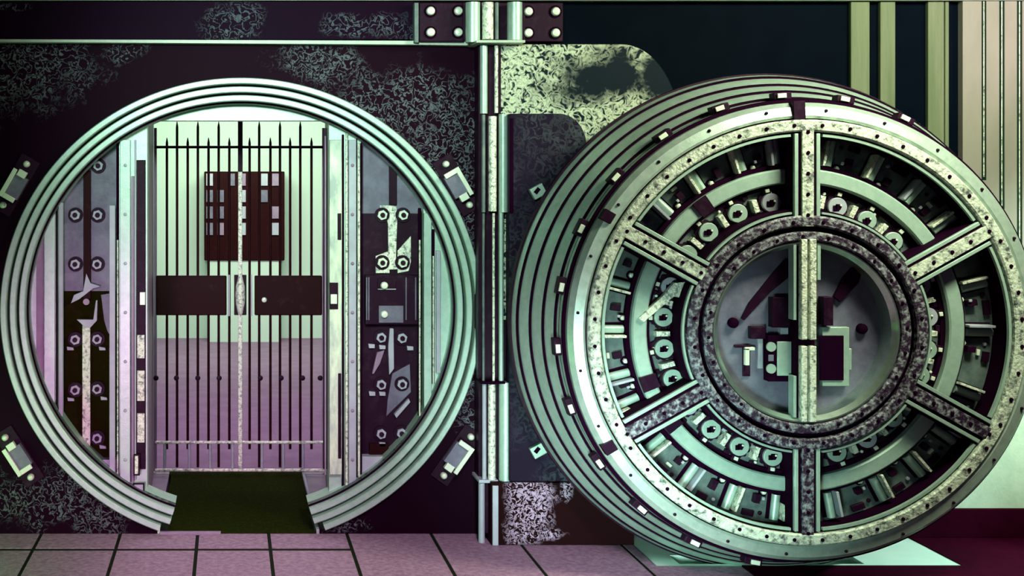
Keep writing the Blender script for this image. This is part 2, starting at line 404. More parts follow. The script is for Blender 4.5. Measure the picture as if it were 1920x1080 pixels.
# left side
upright(68, 82, 430, 760, 'mauve', YT - .012, .011, 'inlay_strip')
upright(83, 103, 395, 760, 'mint', YT - .02, .019)
upright(104.5, 108, 385, 790, 'black', YT - .008, .008, 'seam'); upright(110, 118, 380, 800, 'lav')
upright(205, 216, 385, 890, 'lav'); upright(218, 223, 268, 905, 'black', YT - .012, .012, 'seam'); urod(220.7, 1.6, 450, 905, 'glint')
upright(225, 244, 262, 925, 'mint', YT - .045, .045); upright(246, 251, 330, 915, 'mauve'); 
upright(252, 255, 262, 900, 'lav'); upright(256, 273, 300, 880, 'blackm', YT - .012, .012, 'channel_back')
upright(257, 271, 628, 672, 'glint', YT - .02, .008, 'channel_reflection'); upright(257, 271, 695, 752, 'glint', YT - .02, .008, 'channel_reflection'); upright(257, 271, 775, 830, 'glint', YT - .02, .008, 'channel_reflection')  # bright pieces stand for reflections in the dark channel
upright(262, 272, 548, 572, 'pale', YT - .03, .02, 'latch_tab')
upright(250, 262, 852, 892, 'blackm', YT - .052, .01, 'label_frame'); upright(252.5, 259, 855, 889, 'glint', YT - .058, .008, 'label_plate')
upright(249, 271, 906, 938, 'blackm', YT - .052, .01, 'label_frame'); upright(251.5, 268, 909, 934, 'lav', YT - .058, .008, 'label_plate')
# right side
upright(606, 614, 240, 880, 'blackm', YT - .012, .012, 'channel_back'); urod(610, 1.8, 255, 890, 'mauve')
upright(618, 641, 262, 890, 'pale_u', YT - .03, .03, 'bright_upright'); upright(633, 640, 400, 450, 'blackm', YT - .034, .006, 'slot'); upright(618, 634, 530, 580, 'blackm', YT - .036, .008, 'latch_box'); upright(620, 632, 552, 570, 'pale', YT - .05, .014, 'latch_tab')
upright(634, 640, 700, 860, 'blackm', YT - .034, .006, 'slot'); upright(641, 645, 252, 915, 'black', YT - .014, .014, 'seam'); urod(650, 2.4, 250, 912, 'glint')
upright(654, 668, 262, 925, 'lav', YT - .04, .04); upright(668.5, 670, 255, 900, 'black', YT - .012, .012, 'seam'); urod(673, 2.2, 268, 905, 'glint'); upright(676, 679, 268, 905, 'black', YT - .012, .012, 'seam')
upright(784, 790, 390, 780, 'black', YT - .012, .012, 'seam'); urod(787, 1.7, 450, 790, 'glint'); upright(795, 809, 400, 790, 'mint', YT - .03, .03)
upright(810, 815, 430, 720, 'black', YT - .012, .012, 'seam'); urod(812.5, 1.5, 480, 720, 'glint'); upright(818, 826, 470, 700, 'lav', YT - .02, .02, 'inlay_strip')
# bolts marks on the pale uprights
for x, m in ((235, 'lav'), (661, 'mauve')):
    for yy in range(310, 900, 92):
        yq = YT - .045 if x < 300 else YT - .04
        obj('screw', MB().dome(wx(x, yq), wz(yy, yq), yq, 3.2 * mp(yq), .005, 12), m, VF)
# bolt studs on the panels
def stud(x, y, yb, bright='lav', dark='blackm'):
    q = mp(yb)
    w = obj('washer', MB().cyl(wx(x, yb), wz(y, yb), yb - .012, yb, 14 * q, 28), dark, VF)
    obj('nut', MB().cyl(wx(x, yb), wz(y, yb), yb - .030, yb - .012, 9.5 * q, 6, 9.5 * q, .3), bright, w)
    obj('stud_end', MB().cyl(wx(x, yb), wz(y, yb), yb - .040, yb - .030, 4.6 * q, 12), dark, w)
yb = YT + .06
for x, y in [(185, 311), (142, 403), (184, 403), (142, 495), (183, 495), (142, 636), (183, 635), (142, 730), (183, 728), (142, 822), (183, 820), (163, 565)]:
    if (x, y) == (163, 565): continue
    stud(x, y, yb)
for x, y in [(716, 403), (755, 403), (716, 492), (754, 492), (714, 632), (753, 633), (714, 720), (753, 719), (714, 812), (752, 811)]:
    stud(x, y, yb, 'pale' if y < 500 else 'lav')
def bp(pts, m, name, y0, th=.012, label=None):
    obj(name, MB().prism([(wx(a, y0), wz(b, y0)) for a, b in pts], y0 - th, y0), m, VF, .0015, label=label)
bp([(157, 320), (171, 320), (171, 560), (157, 560)], 'maroon', 'link_bar', yb, .02)
bp([(155, 600), (170, 600), (170, 858), (162, 864), (155, 856)], 'glint', 'link_bar', yb, .016, 'bright worn link bar')
bp([(157, 545), (163, 512), (171, 530), (190, 536), (176, 540), (150, 560), (134, 568), (140, 552)], 'lav', 'bent_lever', yb, .03)
bp([(145, 598), (176, 598), (181, 562), (184, 562), (183, 600), (170, 614), (160, 612)], 'lav', 'bent_lever', yb, .03)
bp([(190, 552), (214, 548), (214, 640), (202, 620), (196, 600)], 'slab_l', 'guard_plate', yb, .022)
obj('boss', MB().cyl(wx(163, yb), wz(565, yb), yb - .03, yb, 6 * mp(yb), 16), 'mauve', VF)
for x, y in ((132, 652), (192, 652), (133, 747), (195, 745), (193, 836)):
    bp([(x - 6, y - 3), (x + 6, y - 1), (x + 7, y + 4), (x - 5, y + 4)], 'lav', 'cotter', yb, .02)
# right hand cross shaped plates
bp([(712, 385), (726, 385), (742, 386), (745, 400), (742, 480), (745, 505), (728, 505), (727, 420), (722, 400), (712, 398)], 'glint', 'cross_plate', yb, .011, 'bright worn cross plate')
bp([(704, 480), (730, 470), (730, 512), (704, 512)], 'glint', 'cross_plate', yb, .010, 'bright worn cross plate')
bp([(745, 470), (770, 442), (770, 490), (766, 508), (745, 512)], 'glint', 'cross_plate', yb, .010, 'bright worn cross plate')
bp([(729, 300), (743, 310), (743, 384), (729, 384)], 'blackm', 'link_bar', yb, .02)
bp([(730, 615), (737, 615), (738, 690), (729, 702), (727, 650)], 'lav', 'link_bar', yb, .02)
bp([(697, 700), (706, 660), (720, 656), (712, 680), (700, 700)], 'mauve', 'bent_lever', yb, .02)
bp([(735, 700), (768, 682), (770, 735), (742, 762), (724, 780), (726, 752)], 'slab_l', 'cross_plate', yb, .01)
bp([(738, 775), (765, 746), (768, 752), (742, 782)], 'lav', 'bent_lever', yb, .03)
bp([(692, 830), (728, 830), (728, 856), (692, 856)], 'maroon', 'packing_block', yb, .02)
bp([(735, 852), (744, 824), (752, 822), (750, 836), (742, 858)], 'lav', 'bent_lever', yb, .028)
for x, y in ((696, 648), (716, 650), (768, 652), (697, 737), (716, 737), (716, 832)):
    bp([(x - 6, y - 4), (x + 6, y - 3), (x + 6, y + 4), (x - 5, y + 4)], 'lav', 'cotter', yb, .02)
bp([(683, 515), (783, 515), (783, 606), (683, 606)], 'blackm', 'lock_case', yb, .05)
y2 = yb - .05
bp([(708, 522), (742, 522), (742, 541), (708, 541)], 'blackm', 'lock_cover', y2, .008); bp([(708, 541), (742, 541), (742, 543), (708, 543)], 'lav', 'cover_lip', y2, .012)
bp([(710, 573), (756, 573), (756, 605), (710, 605)], 'slab_l', 'lock_cover', y2, .008)
for y in (535, 589): obj('knob', MB().dome(wx(720, y2), wz(y, y2), y2 - .008, 7 * mp(y2), .02, 18), 'pale', VF)
for x in (686, 690, 760, 778): bp([(x, 520), (x + 2.5, 520), (x + 2.5, 600), (x, 600)], 'slab_l', 'guide_strip', y2, .006)
# doorway jambs leading to the gate

def plan(pts, z0, z1):
    n_ = len(pts); m_ = MB()
    return m_.add([(x, y, z0) for x, y in pts] + [(x, y, z1) for x, y in pts], [tuple(range(n_)), tuple(range(2*n_-1, n_-1, -1))] + [(i, (i+1) % n_, (i+1) % n_ + n_, i + n_) for i in range(n_)])
GX0, GX1 = wx(287.5, YG), wx(610.5, YG)
struct('wall_jamb_left', plan([(DX0, YT + .101), (GX0, YG + .05), (GX0 - .06, YG + .05), (DX0 - .06, YT + .101)], 0, DZ1 + .1), 'mauve')
struct('wall_jamb_right', plan([(DX1, YT + .101), (GX1, YG + .05), (GX1 + .06, YG + .05), (DX1 + .06, YT + .101)], 0, DZ1 + .1), 'mauve')
struct('ceiling_jamb', MB().box(DX0 - .1, DX1 + .2, YT + .101, YG + .12, DZ1 + .1, DZ1 + .16), 'mint')
struct('wall_chamber_front', MB().box(CX0 - .1, GX0 - .01, YG + .051, YG + .12, 0, 3.0).box(GX1 + .01, CX1 + .1, YG + .051, YG + .12, 0, 3.0).box(GX0 - .01, GX1 + .01, YG + .051, YG + .12, DZ1 + .16, 3.0), 'bwall')
# vestibule floor beside the ramp
def zell(x, r):
    t = max(0, r * r - (x - OX) ** 2); return OZ - EY * math.sqrt(t)
RX0, RX1 = -.325, .408
struct('floor_vestibule_left', MB().box(-.66, RX0 - .014, YT + .101, YG + .05, -.06, 0), 'mauve')
struct('floor_vestibule_right', MB().box(RX1 + .016, .76, YT + .101, YG + .05, -.06, 0), 'mauve')

# ramp through the opening
t = thing('entrance_ramp', 'dark olive ramp running through the bottom of the round vault opening', 'ramp', (0, .6, -.01))
obj('walking_mat', MB().box(RX0, RX1, -.001, 1.20, -.04, .004), 'olive', t)
obj('edge_strip', MB().box(RX0 - .012, RX0, -.004, .34, -.04, .02), 'edge', t, .002)
obj('edge_strip', MB().box(RX1, RX1 + .014, -.004, 1.19, -.04, .02), 'lav', t, .002)
obj('front_lip', MB().box(RX0, -.04, -.02, -.002, -.02, .012), 'mauve', t, .002)

# ================================================================== DAY GATE
G = thing('day_gate', 'barred steel day gate with two dark lock plates inside the round opening', 'gate', (wx(450, YG), YG, 0))
Y = YG
def gx(px): return wx(px, YG)
def gz(py): return wz(py, YG)
for i, px in enumerate([313, 332, 352, 371, 391, 410, 430, 468, 486, 507, 525, 544, 563, 584]):
    tall = px in (332, 371, 410, 486, 525, 563)
    r = .0075
    zt = gz(238 if tall else 268)
    obj('bar', MB().rod((gx(px), YG, gz(876 if tall else 842)), (gx(px), YG, zt), r, 12).rod((gx(px), YG, zt), (gx(px), YG, zt + .03), r, 12, .002), 'maroon', G)
for px in (309, 355, 394, 436, 491, 531, 568):
    obj('bar_reflection', MB().rod((gx(px), YG - .003, gz(877)), (gx(px), YG - .003, gz(832)), .009, 12), 'lav', G)  # pale posts stand for reflections low beside the gate bars
for y, r, m in ((276, .008, 'blackm'), (828, .0085, 'glint'), (880, .009, 'glint')):
    obj('cross_rail', MB().rod((gx(291), YG - .022, gz(y)), (gx(608), YG - .022, gz(y)), r, 12), m, G)
obj('centre_stile', MB().box(gx(446), gx(455), YG - .02, YG + .01, gz(322), gz(226)), 'blackm', G, .002, label='dark upper centre stile')
obj('centre_stile', MB().box(gx(446.5), gx(454), YG - .034, YG - .012, gz(876), gz(322)), 'glint', G, .002, label='bright worn centre stile')
obj('gate_frame', MB().box(gx(289), gx(294), YG - .015, YG + .015, gz(882), gz(240)).box(gx(604), gx(609), YG - .015, YG + .015, gz(882), gz(240)), 'mauve', G, .002)
obj('stile_side', MB().box(gx(428), gx(431), YG - .016, YG + .01, gz(592), gz(515)).box(gx(470), gx(473), YG - .016, YG + .01, gz(592), gz(515)), 'lav', G)
obj('latch_back', MB().box(gx(439), gx(462), YG - .03, YG + .0, gz(590), gz(515)), 'blackm', G, .003)
obj('pull_handle', MB().lathe(0, 0, [(0, 0)], n=3), 'glint', G) if False else None
mb = MB(); prof = [(518, 4), (526, 6), (535, 8.5), (552, 9.5), (568, 8.5), (580, 6), (588, 4)]
n = 16; vs = []; fs = []
for py, r in prof:
    vs += [(gx(450.5) + r * mp(YG) * math.cos(2*PI*i/n), YG - .045 + r * mp(YG) * .8 * math.sin(2*PI*i/n), gz(py)) for i in range(n)]
for k_ in range(len(prof) - 1): fs += [(k_*n+i, k_*n+(i+1) % n, (k_+1)*n+(i+1) % n, (k_+1)*n+i) for i in range(n)]
fs += [tuple(range(n)), tuple(range((len(prof)-1)*n, len(prof)*n))]
obj('pull_handle', mb.add(vs, fs), 'glint', G)
for x0, x1 in ((293, 425), (477, 603)):
    obj('lock_plate', MB().box(gx(x0), gx(x1), YG - .04, YG - .012, gz(590), gz(516)), 'maroon', G, .006)
obj('keyhole_boss', MB().dome(gx(495), gz(561), YG - .04, 5 * mp(YG), .012, 14), 'pale', G)
for px in (293, 331, 371, 411, 488, 527, 567, 600):
    obj('bar_rivet', MB().dome(gx(px), gz(708), YG - .014, 5 * mp(YG), .012, 10), 'blackm', G)

# chamber furniture seen between the bars
YB = CY1
def cxp(px): return wx(px, YB)
def czp(py): return wz(py, YB)
C_ = thing('deposit_box_cabinet', 'dark block of safe deposit boxes on the chamber wall behind the gate', 'cabinet', (cxp(458), YB, 0))
obj('stand', MB().box(cxp(392), cxp(523), YB - .33, YB - .002, 0, czp(485)), 'bwall', C_)
obj('carcass', MB().box(cxp(384), cxp(531), YB - .35, YB - .001, czp(485), czp(322)), 'maroon', C_, .01)
q = 0
for px in range(388, 528, 20):
    for py in range(326, 440, 30):
        q += 1
        if random.random() < .52:
            obj('box_front', MB().box(cxp(px), cxp(px + 12), YB - .37, YB - .35, czp(py + 22), czp(py)), random.choice(['slab_l', 'lav', 'lav', 'mauve']), C_)

# ================================================================== CLAMPS round the opening
def make_clamp(rot, ang, label):
    r = OR + .012
    cx, cz = OX + (OR + .055) * math.cos(ang), OZ + (OR * EY + .055) * math.sin(ang)
    return cx, cz
def clamp(px, py, ang, label, grp='clamp brackets round the opening', scale=1.):
    # local x: tangential, local z: outward
    t = thing('clamp_bracket', label, 'clamp', (wx(px), -.0, wz(py)), grp)
    t.rotation_euler = (0, -(ang - PI / 2), 0)
    def lo(name, mb, m, bev=.002):
        me = obj(name, mb, m, None, bev); me.parent = t; return me
    s = .0029
    b = MB().box(-50*s, 50*s, -.012, 0, -20*s, 14*s); lo('base_plate', b, 'blackm')
    lo('clamp_body', MB().box(-20*s, 18*s, -.05, -.012, -18*s, 8*s), 'slab_l')
    lo('claw', MB().box(-26*s, 24*s, -.065, -.050, 4*s, 11*s).box(-26*s, -18*s, -.065, -.050, -16*s, 4*s), 'pale')
    lo('wedge', MB().box(16*s, 27*s, -.06, -.03, -12*s, 2*s), 'pale')
    for x in (-38*s, 38*s): lo('clamp_bolt', MB().dome(x, -2*s, -.012, 5.5*s, .03, 14), 'pale')
    return t
clamp(27, 345, math.radians(150), 'steel clamp bracket gripping the upper left of the stepped ring')
clamp(859, 345, math.radians(30), 'steel clamp bracket gripping the upper right of the stepped ring')
clamp(33, 857, math.radians(213), 'steel clamp bracket gripping the lower left of the stepped ring')
clamp(858, 855, math.radians(-35), 'pale steel clamp bracket gripping the lower right of the stepped ring')

# ================================================================== HINGE COLUMN
HC = thing('hinge_column', 'tall steel hinge post between the round opening and the open door', 'hinge post', (wx(925, -.15), -.15, 0))
YH = -.15
def hrod(x0, x1, yt, yb, m, name='rod', y=YH):
    r = (x1 - x0) / 2 * mp(y); x = wx((x0 + x1) / 2, y)
    return obj(name, MB().rod((x, y, wz(yb, y)), (x, y, wz(yt, y)), r, 20), m, HC)
def hbox(x0, x1, yt, yb, m, name='strip', y0=-.12, y1=-.002):
    return obj(name, MB().box(wx(x0, y0), wx(x1, y0), y0, y1, wz(yb, y0), max(.001, wz(yt, y0))), m, HC, .002)
hbox(897, 962, 84, 903, 'blackm', 'back_plate', -.10, -.002)
hrod(900, 914, 86, 213, 'mint', 'upper_tube'); hrod(927, 934, 86, 212, 'glint', 'pin')
hrod(903, 910, 215, 398, 'slab', 'tube'); hrod(916, 931, 218, 396, 'glint', 'hinge_pin'); hrod(935, 952, 214, 398, 'mint', 'hinge_barrel')
hrod(904, 909, 400, 716, 'slab', 'tube'); hrod(923, 928, 400, 716, 'glint', 'pin'); hrod(935, 944, 398, 716, 'mint', 'tube')
hrod(904, 912, 720, 903, 'lav', 'tube'); hrod(915, 929, 720, 903, 'glint', 'hinge_pin'); hrod(935, 960, 716, 900, 'mint', 'hinge_barrel')
hbox(902, 948, 716, 720, 'black', 'collar', -.18)
hbox(898, 934, 900, 906, 'lav', 'collar', -.17)
hrod(897, 909, 905, 1018, 'lav', 'foot_tube')
hbox(910, 919, 906, 1000, 'blackm', 'foot_plate', -.13)
# head with pins above the trim
hrod(873, 900, 5, 80, 'mint', 'head_barrel'); hrod(904, 925, 5, 74, 'glint', 'head_pin'); hrod(928, 935, 5, 74, 'slab', 'pin'); hrod(951, 979, 5, 76, 'mint', 'head_barrel')
hbox(893, 985, 75, 80, 'edge', 'head_plate', -.2); hbox(868, 985, 5, 75, 'blackm', 'head_back', -.1)

def bracket(x0, x1, label, bx, by):
    y = -.09
    t = thing('hinge_bracket', label, 'hinge bracket', (wx((x0+x1)/2, y), y, wz(78, y)), 'bolted hinge brackets at the top')
    obj('bracket_plate', MB().box(wx(x0, y), wx(x1, y), y, -.036 if x0 < 850 else -.002, wz(78, y), wz(5, y)), 'blackm', t, .004)
    for x in bx:
        for yy in by:
            w = obj('washer', MB().cyl(wx(x, y), wz(yy, y), y - .004, y, 12 * mp(y), 24), 'black', t)
            obj('bolt_head', MB().dome(wx(x, y), wz(yy, y), y - .004, 8.2 * mp(y), .018, 14), 'pale', w)
    return t
t = bracket(786, 870, 'dark hinge bracket with four pale bolts, left of the hinge head', (807, 859), (21, 61))
obj('edge_bar', MB().box(wx(777, -.09), wx(785, -.09), -.09, -.036, wz(80, -.09), wz(5, -.09)), 'slab', t, .002)
t = bracket(980, 1056, 'dark hinge bracket with four pale bolts, right of the hinge head', (990, 1041), (22, 62))

# crane arm: the plates that carry the door
def rounded(x0, x1, y0, y1, r, Y, rx=None):
    """rectangle in px with only its upper right corner rounded"""
    rx = rx or r
    pts = [(wx(x0, Y), wz(y1, Y)), (wx(x0, Y), wz(y0, Y))]
    for i in range(25):
        a = PI / 2 * (1 - i / 24)
        pts.append((wx(x1 - rx + rx * math.cos(a), Y), wz(y0 + r - r * math.sin(a), Y)))
    pts.append((wx(x1, Y), wz(y1, Y)))
    return pts
t = thing('crane_arm', 'broad steel crane arm with painted reflections and rounded end between the hinge post and the door', 'crane arm', (wx(1100, -.1), -.1, wz(400, -.1)))
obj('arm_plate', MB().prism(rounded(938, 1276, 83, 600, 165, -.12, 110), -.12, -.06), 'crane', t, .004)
obj('arm_edge', MB().prism([(wx(935, -.13), wz(213, -.13)), (wx(935, -.13), wz(86, -.13)), (wx(939, -.13), wz(86, -.13)), (wx(939, -.13), wz(213, -.13))], -.13, -.121), 'blackm', t)
t = thing('door_arm_plate', 'slate steel side plate with rounded corner behind the left of the round door', 'plate', (wx(1020, -.2), -.2, wz(900, -.2)))
obj('side_plate', MB().prism(rounded(955, 1100, 213, 903, 60, -.2, 52), -.2, -.121), 'slate', t, .005)
obj('dark_seam', MB().box(wx(955, -.2), wx(962, -.2), -.206, -.2, wz(400, -.2), wz(222, -.2)), 'black', t)
t = thing('foot_block', 'dark steel foot block, reflections painted in, on the floor beside the hinge post', 'block', (wx(1050, -.2), -.1, 0))
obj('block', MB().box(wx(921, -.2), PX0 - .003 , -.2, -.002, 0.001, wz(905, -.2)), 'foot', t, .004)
obj('block_edge', MB().box(wx(923, -.2), wx(934, -.2), -.208, -.2, .001, wz(910, -.2)), 'lav', t, .002)

# ================================================================== THE ROUND DOOR
YD = -.8
FM = mp(YD)                                   # metres per pixel on its front
CXD, CZD = wx(1512, YD), wz(623, YD)
VD = thing('vault_door', 'huge open round vault door showing its bolt work behind spoked glazing', 'vault door', (CXD, -.45, 0))
def ring(name, prof, m, a0=0., a1=2*PI, n=180, parent=None, label=None, sm=35):
    """prof: (radius px on the front plane, depth behind the front in m)"""
    return obj(name, MB().lathe(CXD, CZD, [(r * FM, YD + z) for r, z in prof], a0, a1, n), m, parent or VD, smooth=sm, label=label)
mt = 1 / FM
def R_(rm): return rm * mt
# stepped plug
steps = [(.978, .992, .06, .13), (.992, 1.026, .13, .20), (1.026, 1.061, .20, .28), (1.061, 1.100, .28, .35), (1.100, 1.119, .35, .395)]
for i, (r0, r1, z0, z1) in enumerate(steps):
    g_ = .009
    m = 'plug'
    ring('plug_step', [(R_(r0), z0 + g_), (R_(r0 + .003), z0 + .002), (R_(r1 - g_ - .004), z1 - .022), (R_(r1 - g_), z1 - .010), (R_(r1 - g_), z1 + .03), (R_(r0 - .06), z1 + .03), (R_(r0 - .06), z0 + g_)], m)
for i, (r0, r1, z0, z1) in enumerate(steps[:4]):
    ring('plug_groove_line', [(R_(r1 - .0088), z1 - .004), (R_(r1 - .002), z1 - .002), (R_(r1 + .0005), z1 + .012), (R_(r1 - .0088), z1 + .012)], 'black')  # black rings stand for the shade in the grooves between steps
ring('plug_back', [(R_(.93), .06), (R_(.95), .06), (R_(.955), .37), (R_(1.09), .40), (R_(1.119), .40), (R_(1.119), .44), (0.01, .44), (0.01, .40), (R_(.93), .40)], 'blackm')
ring('groove', [(446, .05), (452, .05), (452, .12), (446, .12)], 'black')
# front bright ring, shaped as a shallow cone
ring('front_ring', [(414, .006), (419, -.002), (436, .006), (445, .030), (445.5, .12), (414, .12)], 'front_m')
ring('rim_seam', [(411.2, .01), (414, .01), (414, .05), (411.2, .05)], 'black')
# dark body behind the bolt work
ring('door_body', [(0.01, .17), (412, .17), (412, .40), (0.01, .40)], 'blackm')
# bolted glazing rim
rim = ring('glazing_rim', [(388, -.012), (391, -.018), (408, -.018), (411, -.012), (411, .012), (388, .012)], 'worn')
ring('rim_web', [(386, .0125), (411, .0125), (411, .16), (386, .16)], 'black')
for i in range(48):
    a = 2 * PI * (i + .5) / 48
    obj('bolt', MB().dome(CXD + 400 * FM * math.cos(a), CZD + 400 * FM * EY * math.sin(a), YD - .018, 3.6 * FM, .006, 8), 'black', rim)
# backing plates per sector
Z1 = .135
spokes = [90, 30, -30, -90, -150, 150]
hw = {90: 20, -90: 20}
def sector(r0, r1, a0, a1, z0, z1, m, name, parent=None, n=24, bev=0., label=None):
    return obj(name, MB().lathe(CXD, CZD, [(r0 * FM, YD + z0), (r1 * FM, YD + z0), (r1 * FM, YD + z1), (r0 * FM, YD + z1)], math.radians(a0), math.radians(a1), n), m, parent or VD, bev, label=label)
for s in spokes:
    sector(322, 386, s + 4, s + 56, Z1, Z1 + .03, 'slab', 'backing_plate')
    sector(236, 282, s + 5, s + 55, Z1 - .01, Z1 + .03, 'slab', 'gear_plate')
# carrier ring that drives the bolts
ring('carrier_ring', [(288, .078), (291, .072), (314, .072), (317, .078), (317, .11), (288, .11)], 'mint')
ring('carrier_gap', [(279, .105), (326, .105), (326, .14), (279, .14)], 'black')
for a in (124, 197, 214):
    sector(286, 319, a, a + 5.5, .060, .070, 'blackm', 'carrier_shadow', n=6)  # dark blocks stand for shadows breaking the carrier ring
# locking bolts
def radial(a, r0, r1, off, w, z0, z1, m, name, parent, bev=.0015):
    """bar pointing along angle a (deg), from r0 to r1 px, shifted sideways by off px"""
    a = math.radians(a); ux, uz = math.cos(a), math.sin(a); tx, tz = -uz, ux
    pts = []
    for r, s in ((r0, -w/2), (r1, -w/2), (r1, w/2), (r0, w/2)):
        pts.append((CXD + (r * ux + (off + s) * tx) * FM, CZD + (r * uz + (off + s) * tz) * FM * EY))
    return obj(name, MB().prism(pts, YD + z0, YD + z1), m, parent, bev)
def rrod(a, r0, r1, off, rad, z, m, name, parent):
    a = math.radians(a); ux, uz = math.cos(a), math.sin(a); tx, tz = -uz, ux
    p = [(CXD + (r * ux + off * tx) * FM, YD + z, CZD + (r * uz + off * tz) * FM * EY) for r in (r0, r1)]
    return obj(name, MB().rod(p[0], p[1], rad * FM, 16), m, parent)
def rdome(a, r, off, rad, z, m, name, parent, h=.014, n=14):
    a = math.radians(a)
    x = CXD + (r * math.cos(a) - off * math.sin(a)) * FM; zz = CZD + (r * math.sin(a) + off * math.cos(a)) * FM * EY
    return obj(name, MB().dome(x, zz, YD + z, rad * FM, h, n), m, parent)
bolts = [-1, 14, 36, 49.5, 64, 79, 96, 107.5, 122.5, 136, 165, 180, 195, 204, 220, 235, 249.5, 264, 281, 297, 310.5, 324, 339]
for i, a in enumerate(bolts):
    b_ = rrod(a, 328, 378, 0, 8, Z1 - .02, 'mint', 'locking_bolt', VD)
    radial(a, 326, 376, 13, 5, .075, Z1, 'glint' if i % 3 else 'lav', 'guide_bar', b_)
    radial(a, 324, 380, 6.5, 10, Z1 - .004, Z1 + .002, 'black', 'shadow_gap', b_) if False else None
    radial(a, 324, 379, 3, 31, Z1 - .006, Z1 - .001, 'black', 'bolt_bed', b_, 0)
    n_ = rdome(a, 327, -22, 9, Z1 - .001, 'black', 'nut_seat', b_, .004, 14)
    rdome(a, 327, -22, 5.5, Z1 - .006, 'pale', 'nut', b_, .014, 6)
    rdome(a, 370, -24, 4, Z1 - .001, 'blackm' if i % 2 else 'lav', 'screw', b_, .01, 8)
# springs, clips and dark strips painted for shaded areas, crowding the sectors
rnd = random.Random(4)
for i, a in enumerate(bolts):
    if min(abs((a - 6 - s_ + 180) % 360 - 180) for s_ in spokes) < 6: continue
    p_ = radial(a - 5.2 - rnd.random() * 2, 332 + rnd.random() * 6, 346 + rnd.random() * 8, 0, 12, .105, Z1 - .001, 'blackm', 'spring_box', VD)
    if i % 2: radial(a - 4.4, 336, 342, 0, 5, .097, .105, 'lav', 'clip', p_)
    radial(a - 7.5, 368, 380, 0, 18 + rnd.random() * 14, .118, Z1 - .001, 'blackm', 'shade_strip', VD)
    if i % 3 == 0: radial(a - 6.5, 356, 362, 0, 12, .122, Z1 - .001, 'pale', 'clip', VD)
for i, a in enumerate(range(0, 360, 11)):
    if min(abs((a - s_ + 180) % 360 - 180) for s_ in spokes) < 8: continue
    p_ = radial(a, 270 + rnd.random() * 4, 279, 0, 8 + rnd.random() * 16, .11, Z1 - .011, 'blackm', 'stop_block', VD)
    if i % 2: rdome(a + 1, 273, 0, 3, .11, 'pale', 'screw', p_, .008, 8)
    radial(a + 5, 238, 243, 0, 14, .11, Z1 - .011, 'blackm' if i % 3 else 'lav', 'stop_block', VD)
# gear dials
dials = [100.6, 115.8, 131, 144.5, 160.5, 174.5, 188.5, 202.4, 216, 230.5, 245, 260, 71.8, 57.7, 43, 20, 5.5, -9, -21, -43, -57.5, -72, 284]
dials = [a for a in dials if a != 284]
for i, a in enumerate(dials):
    ar = math.radians(a); r = 254
    x = CXD + r * math.cos(ar) * FM; z = CZD + r * math.sin(ar) * FM * EY; y = YD + Z1 - .012
    mbg = MB(); pts = []
    for k_ in range(48):
        rr_ = (24 if k_ % 4 < 2 else 21.5) * FM; aa = 2 * PI * k_ / 48
        pts.append((x + rr_ * math.cos(aa), z + rr_ * math.sin(aa)))
    gr = obj('gear', mbg.prism(pts, y - .014, y), 'blackm', VD)
    obj('gear_face', MB().cyl(x, z, y - .030, y - .014, 18 * FM, 32), 'mint' if i % 4 else 'lav', gr, .002)
    obj('gear_hub', MB().cyl(x, z, y - .036, y - .030, 6.5 * FM, 6), 'black', gr)
    obj('hub_pin', MB().dome(x + 4 * FM, z + 3 * FM, y - .036, 2.2 * FM, .006, 8), 'pale', gr)
    obj('hub_key', MB().box(x - 9 * FM, x - 2 * FM, y - .036, y - .030, z - 6 * FM, z + 3 * FM), 'black', gr)
    # bright pin between dials, and square nuts on the outer side
    a2 = a + 7.3
    if min(abs((a2 - s + 180) % 360 - 180) for s in spokes) > 5.5:
        radial(a2, 242, 268, 0, 10, .085, Z1 - .01, 'glint', 'distance_piece', VD)
    if min(abs((a + 2 - s + 180) % 360 - 180) for s in spokes) > 6:
        q_ = radial(a + 2, 272, 285, -6, 15, .10, Z1 - .01, 'blackm', 'nut_block', VD)
        radial(a + 2, 275, 282, -6, 8, .092, .10, 'pale', 'square_nut', q_)
# lever on the left
lev = MB().prism([(wx(a, YD + .07), wz(b, YD + .07)) for a, b in ((1283, 528), (1288, 560), (1262, 556), (1206, 604), (1196, 596), (1240, 556), (1262, 530))], YD + .06, YD + .085)
obj('lever', lev, 'glint', VD, .002)
# glazing spokes with bright side strips
for s in spokes:
    w = 22 if abs(s) == 90 else 24
    r0 = 209 if abs(s) != 90 else 205
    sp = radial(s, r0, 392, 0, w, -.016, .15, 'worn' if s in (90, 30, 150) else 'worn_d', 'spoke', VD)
    for sg in (-1, 1):
        radial(s, r0 + 4, 388, sg * (w / 2 + 3), 5, -.004, .14, 'black', 'seal', sp, 0)
        radial(s, r0 + 16, 384, sg * (w / 2 + 9.5), 7, -.010, .008, 'mint', 'glazing_bead', sp)
        radial(s, r0 + 16, 384, sg * (w / 2 + 10), 9, .0081, .14, 'black', 'glazing_seal', sp, 0)
    for k_ in range(5):
        rdome(s, r0 + 22 + k_ * 40, 0, 3.6, -.016, 'black', 'bolt', sp, .006, 8)
# beads following the rims in every sector
for s in spokes:
    sector(379, 384, s + 4.5, s + 55.5, -.004, .012, 'mint' , 'outer_bead', n=24)
    sector(230, 234, s + 7, s + 53, -.006, .012, 'mint', 'inner_bead', n=24)
    sector(229.5, 238, s + 7, s + 53, .0125, .12, 'black', 'inner_seal', n=24)
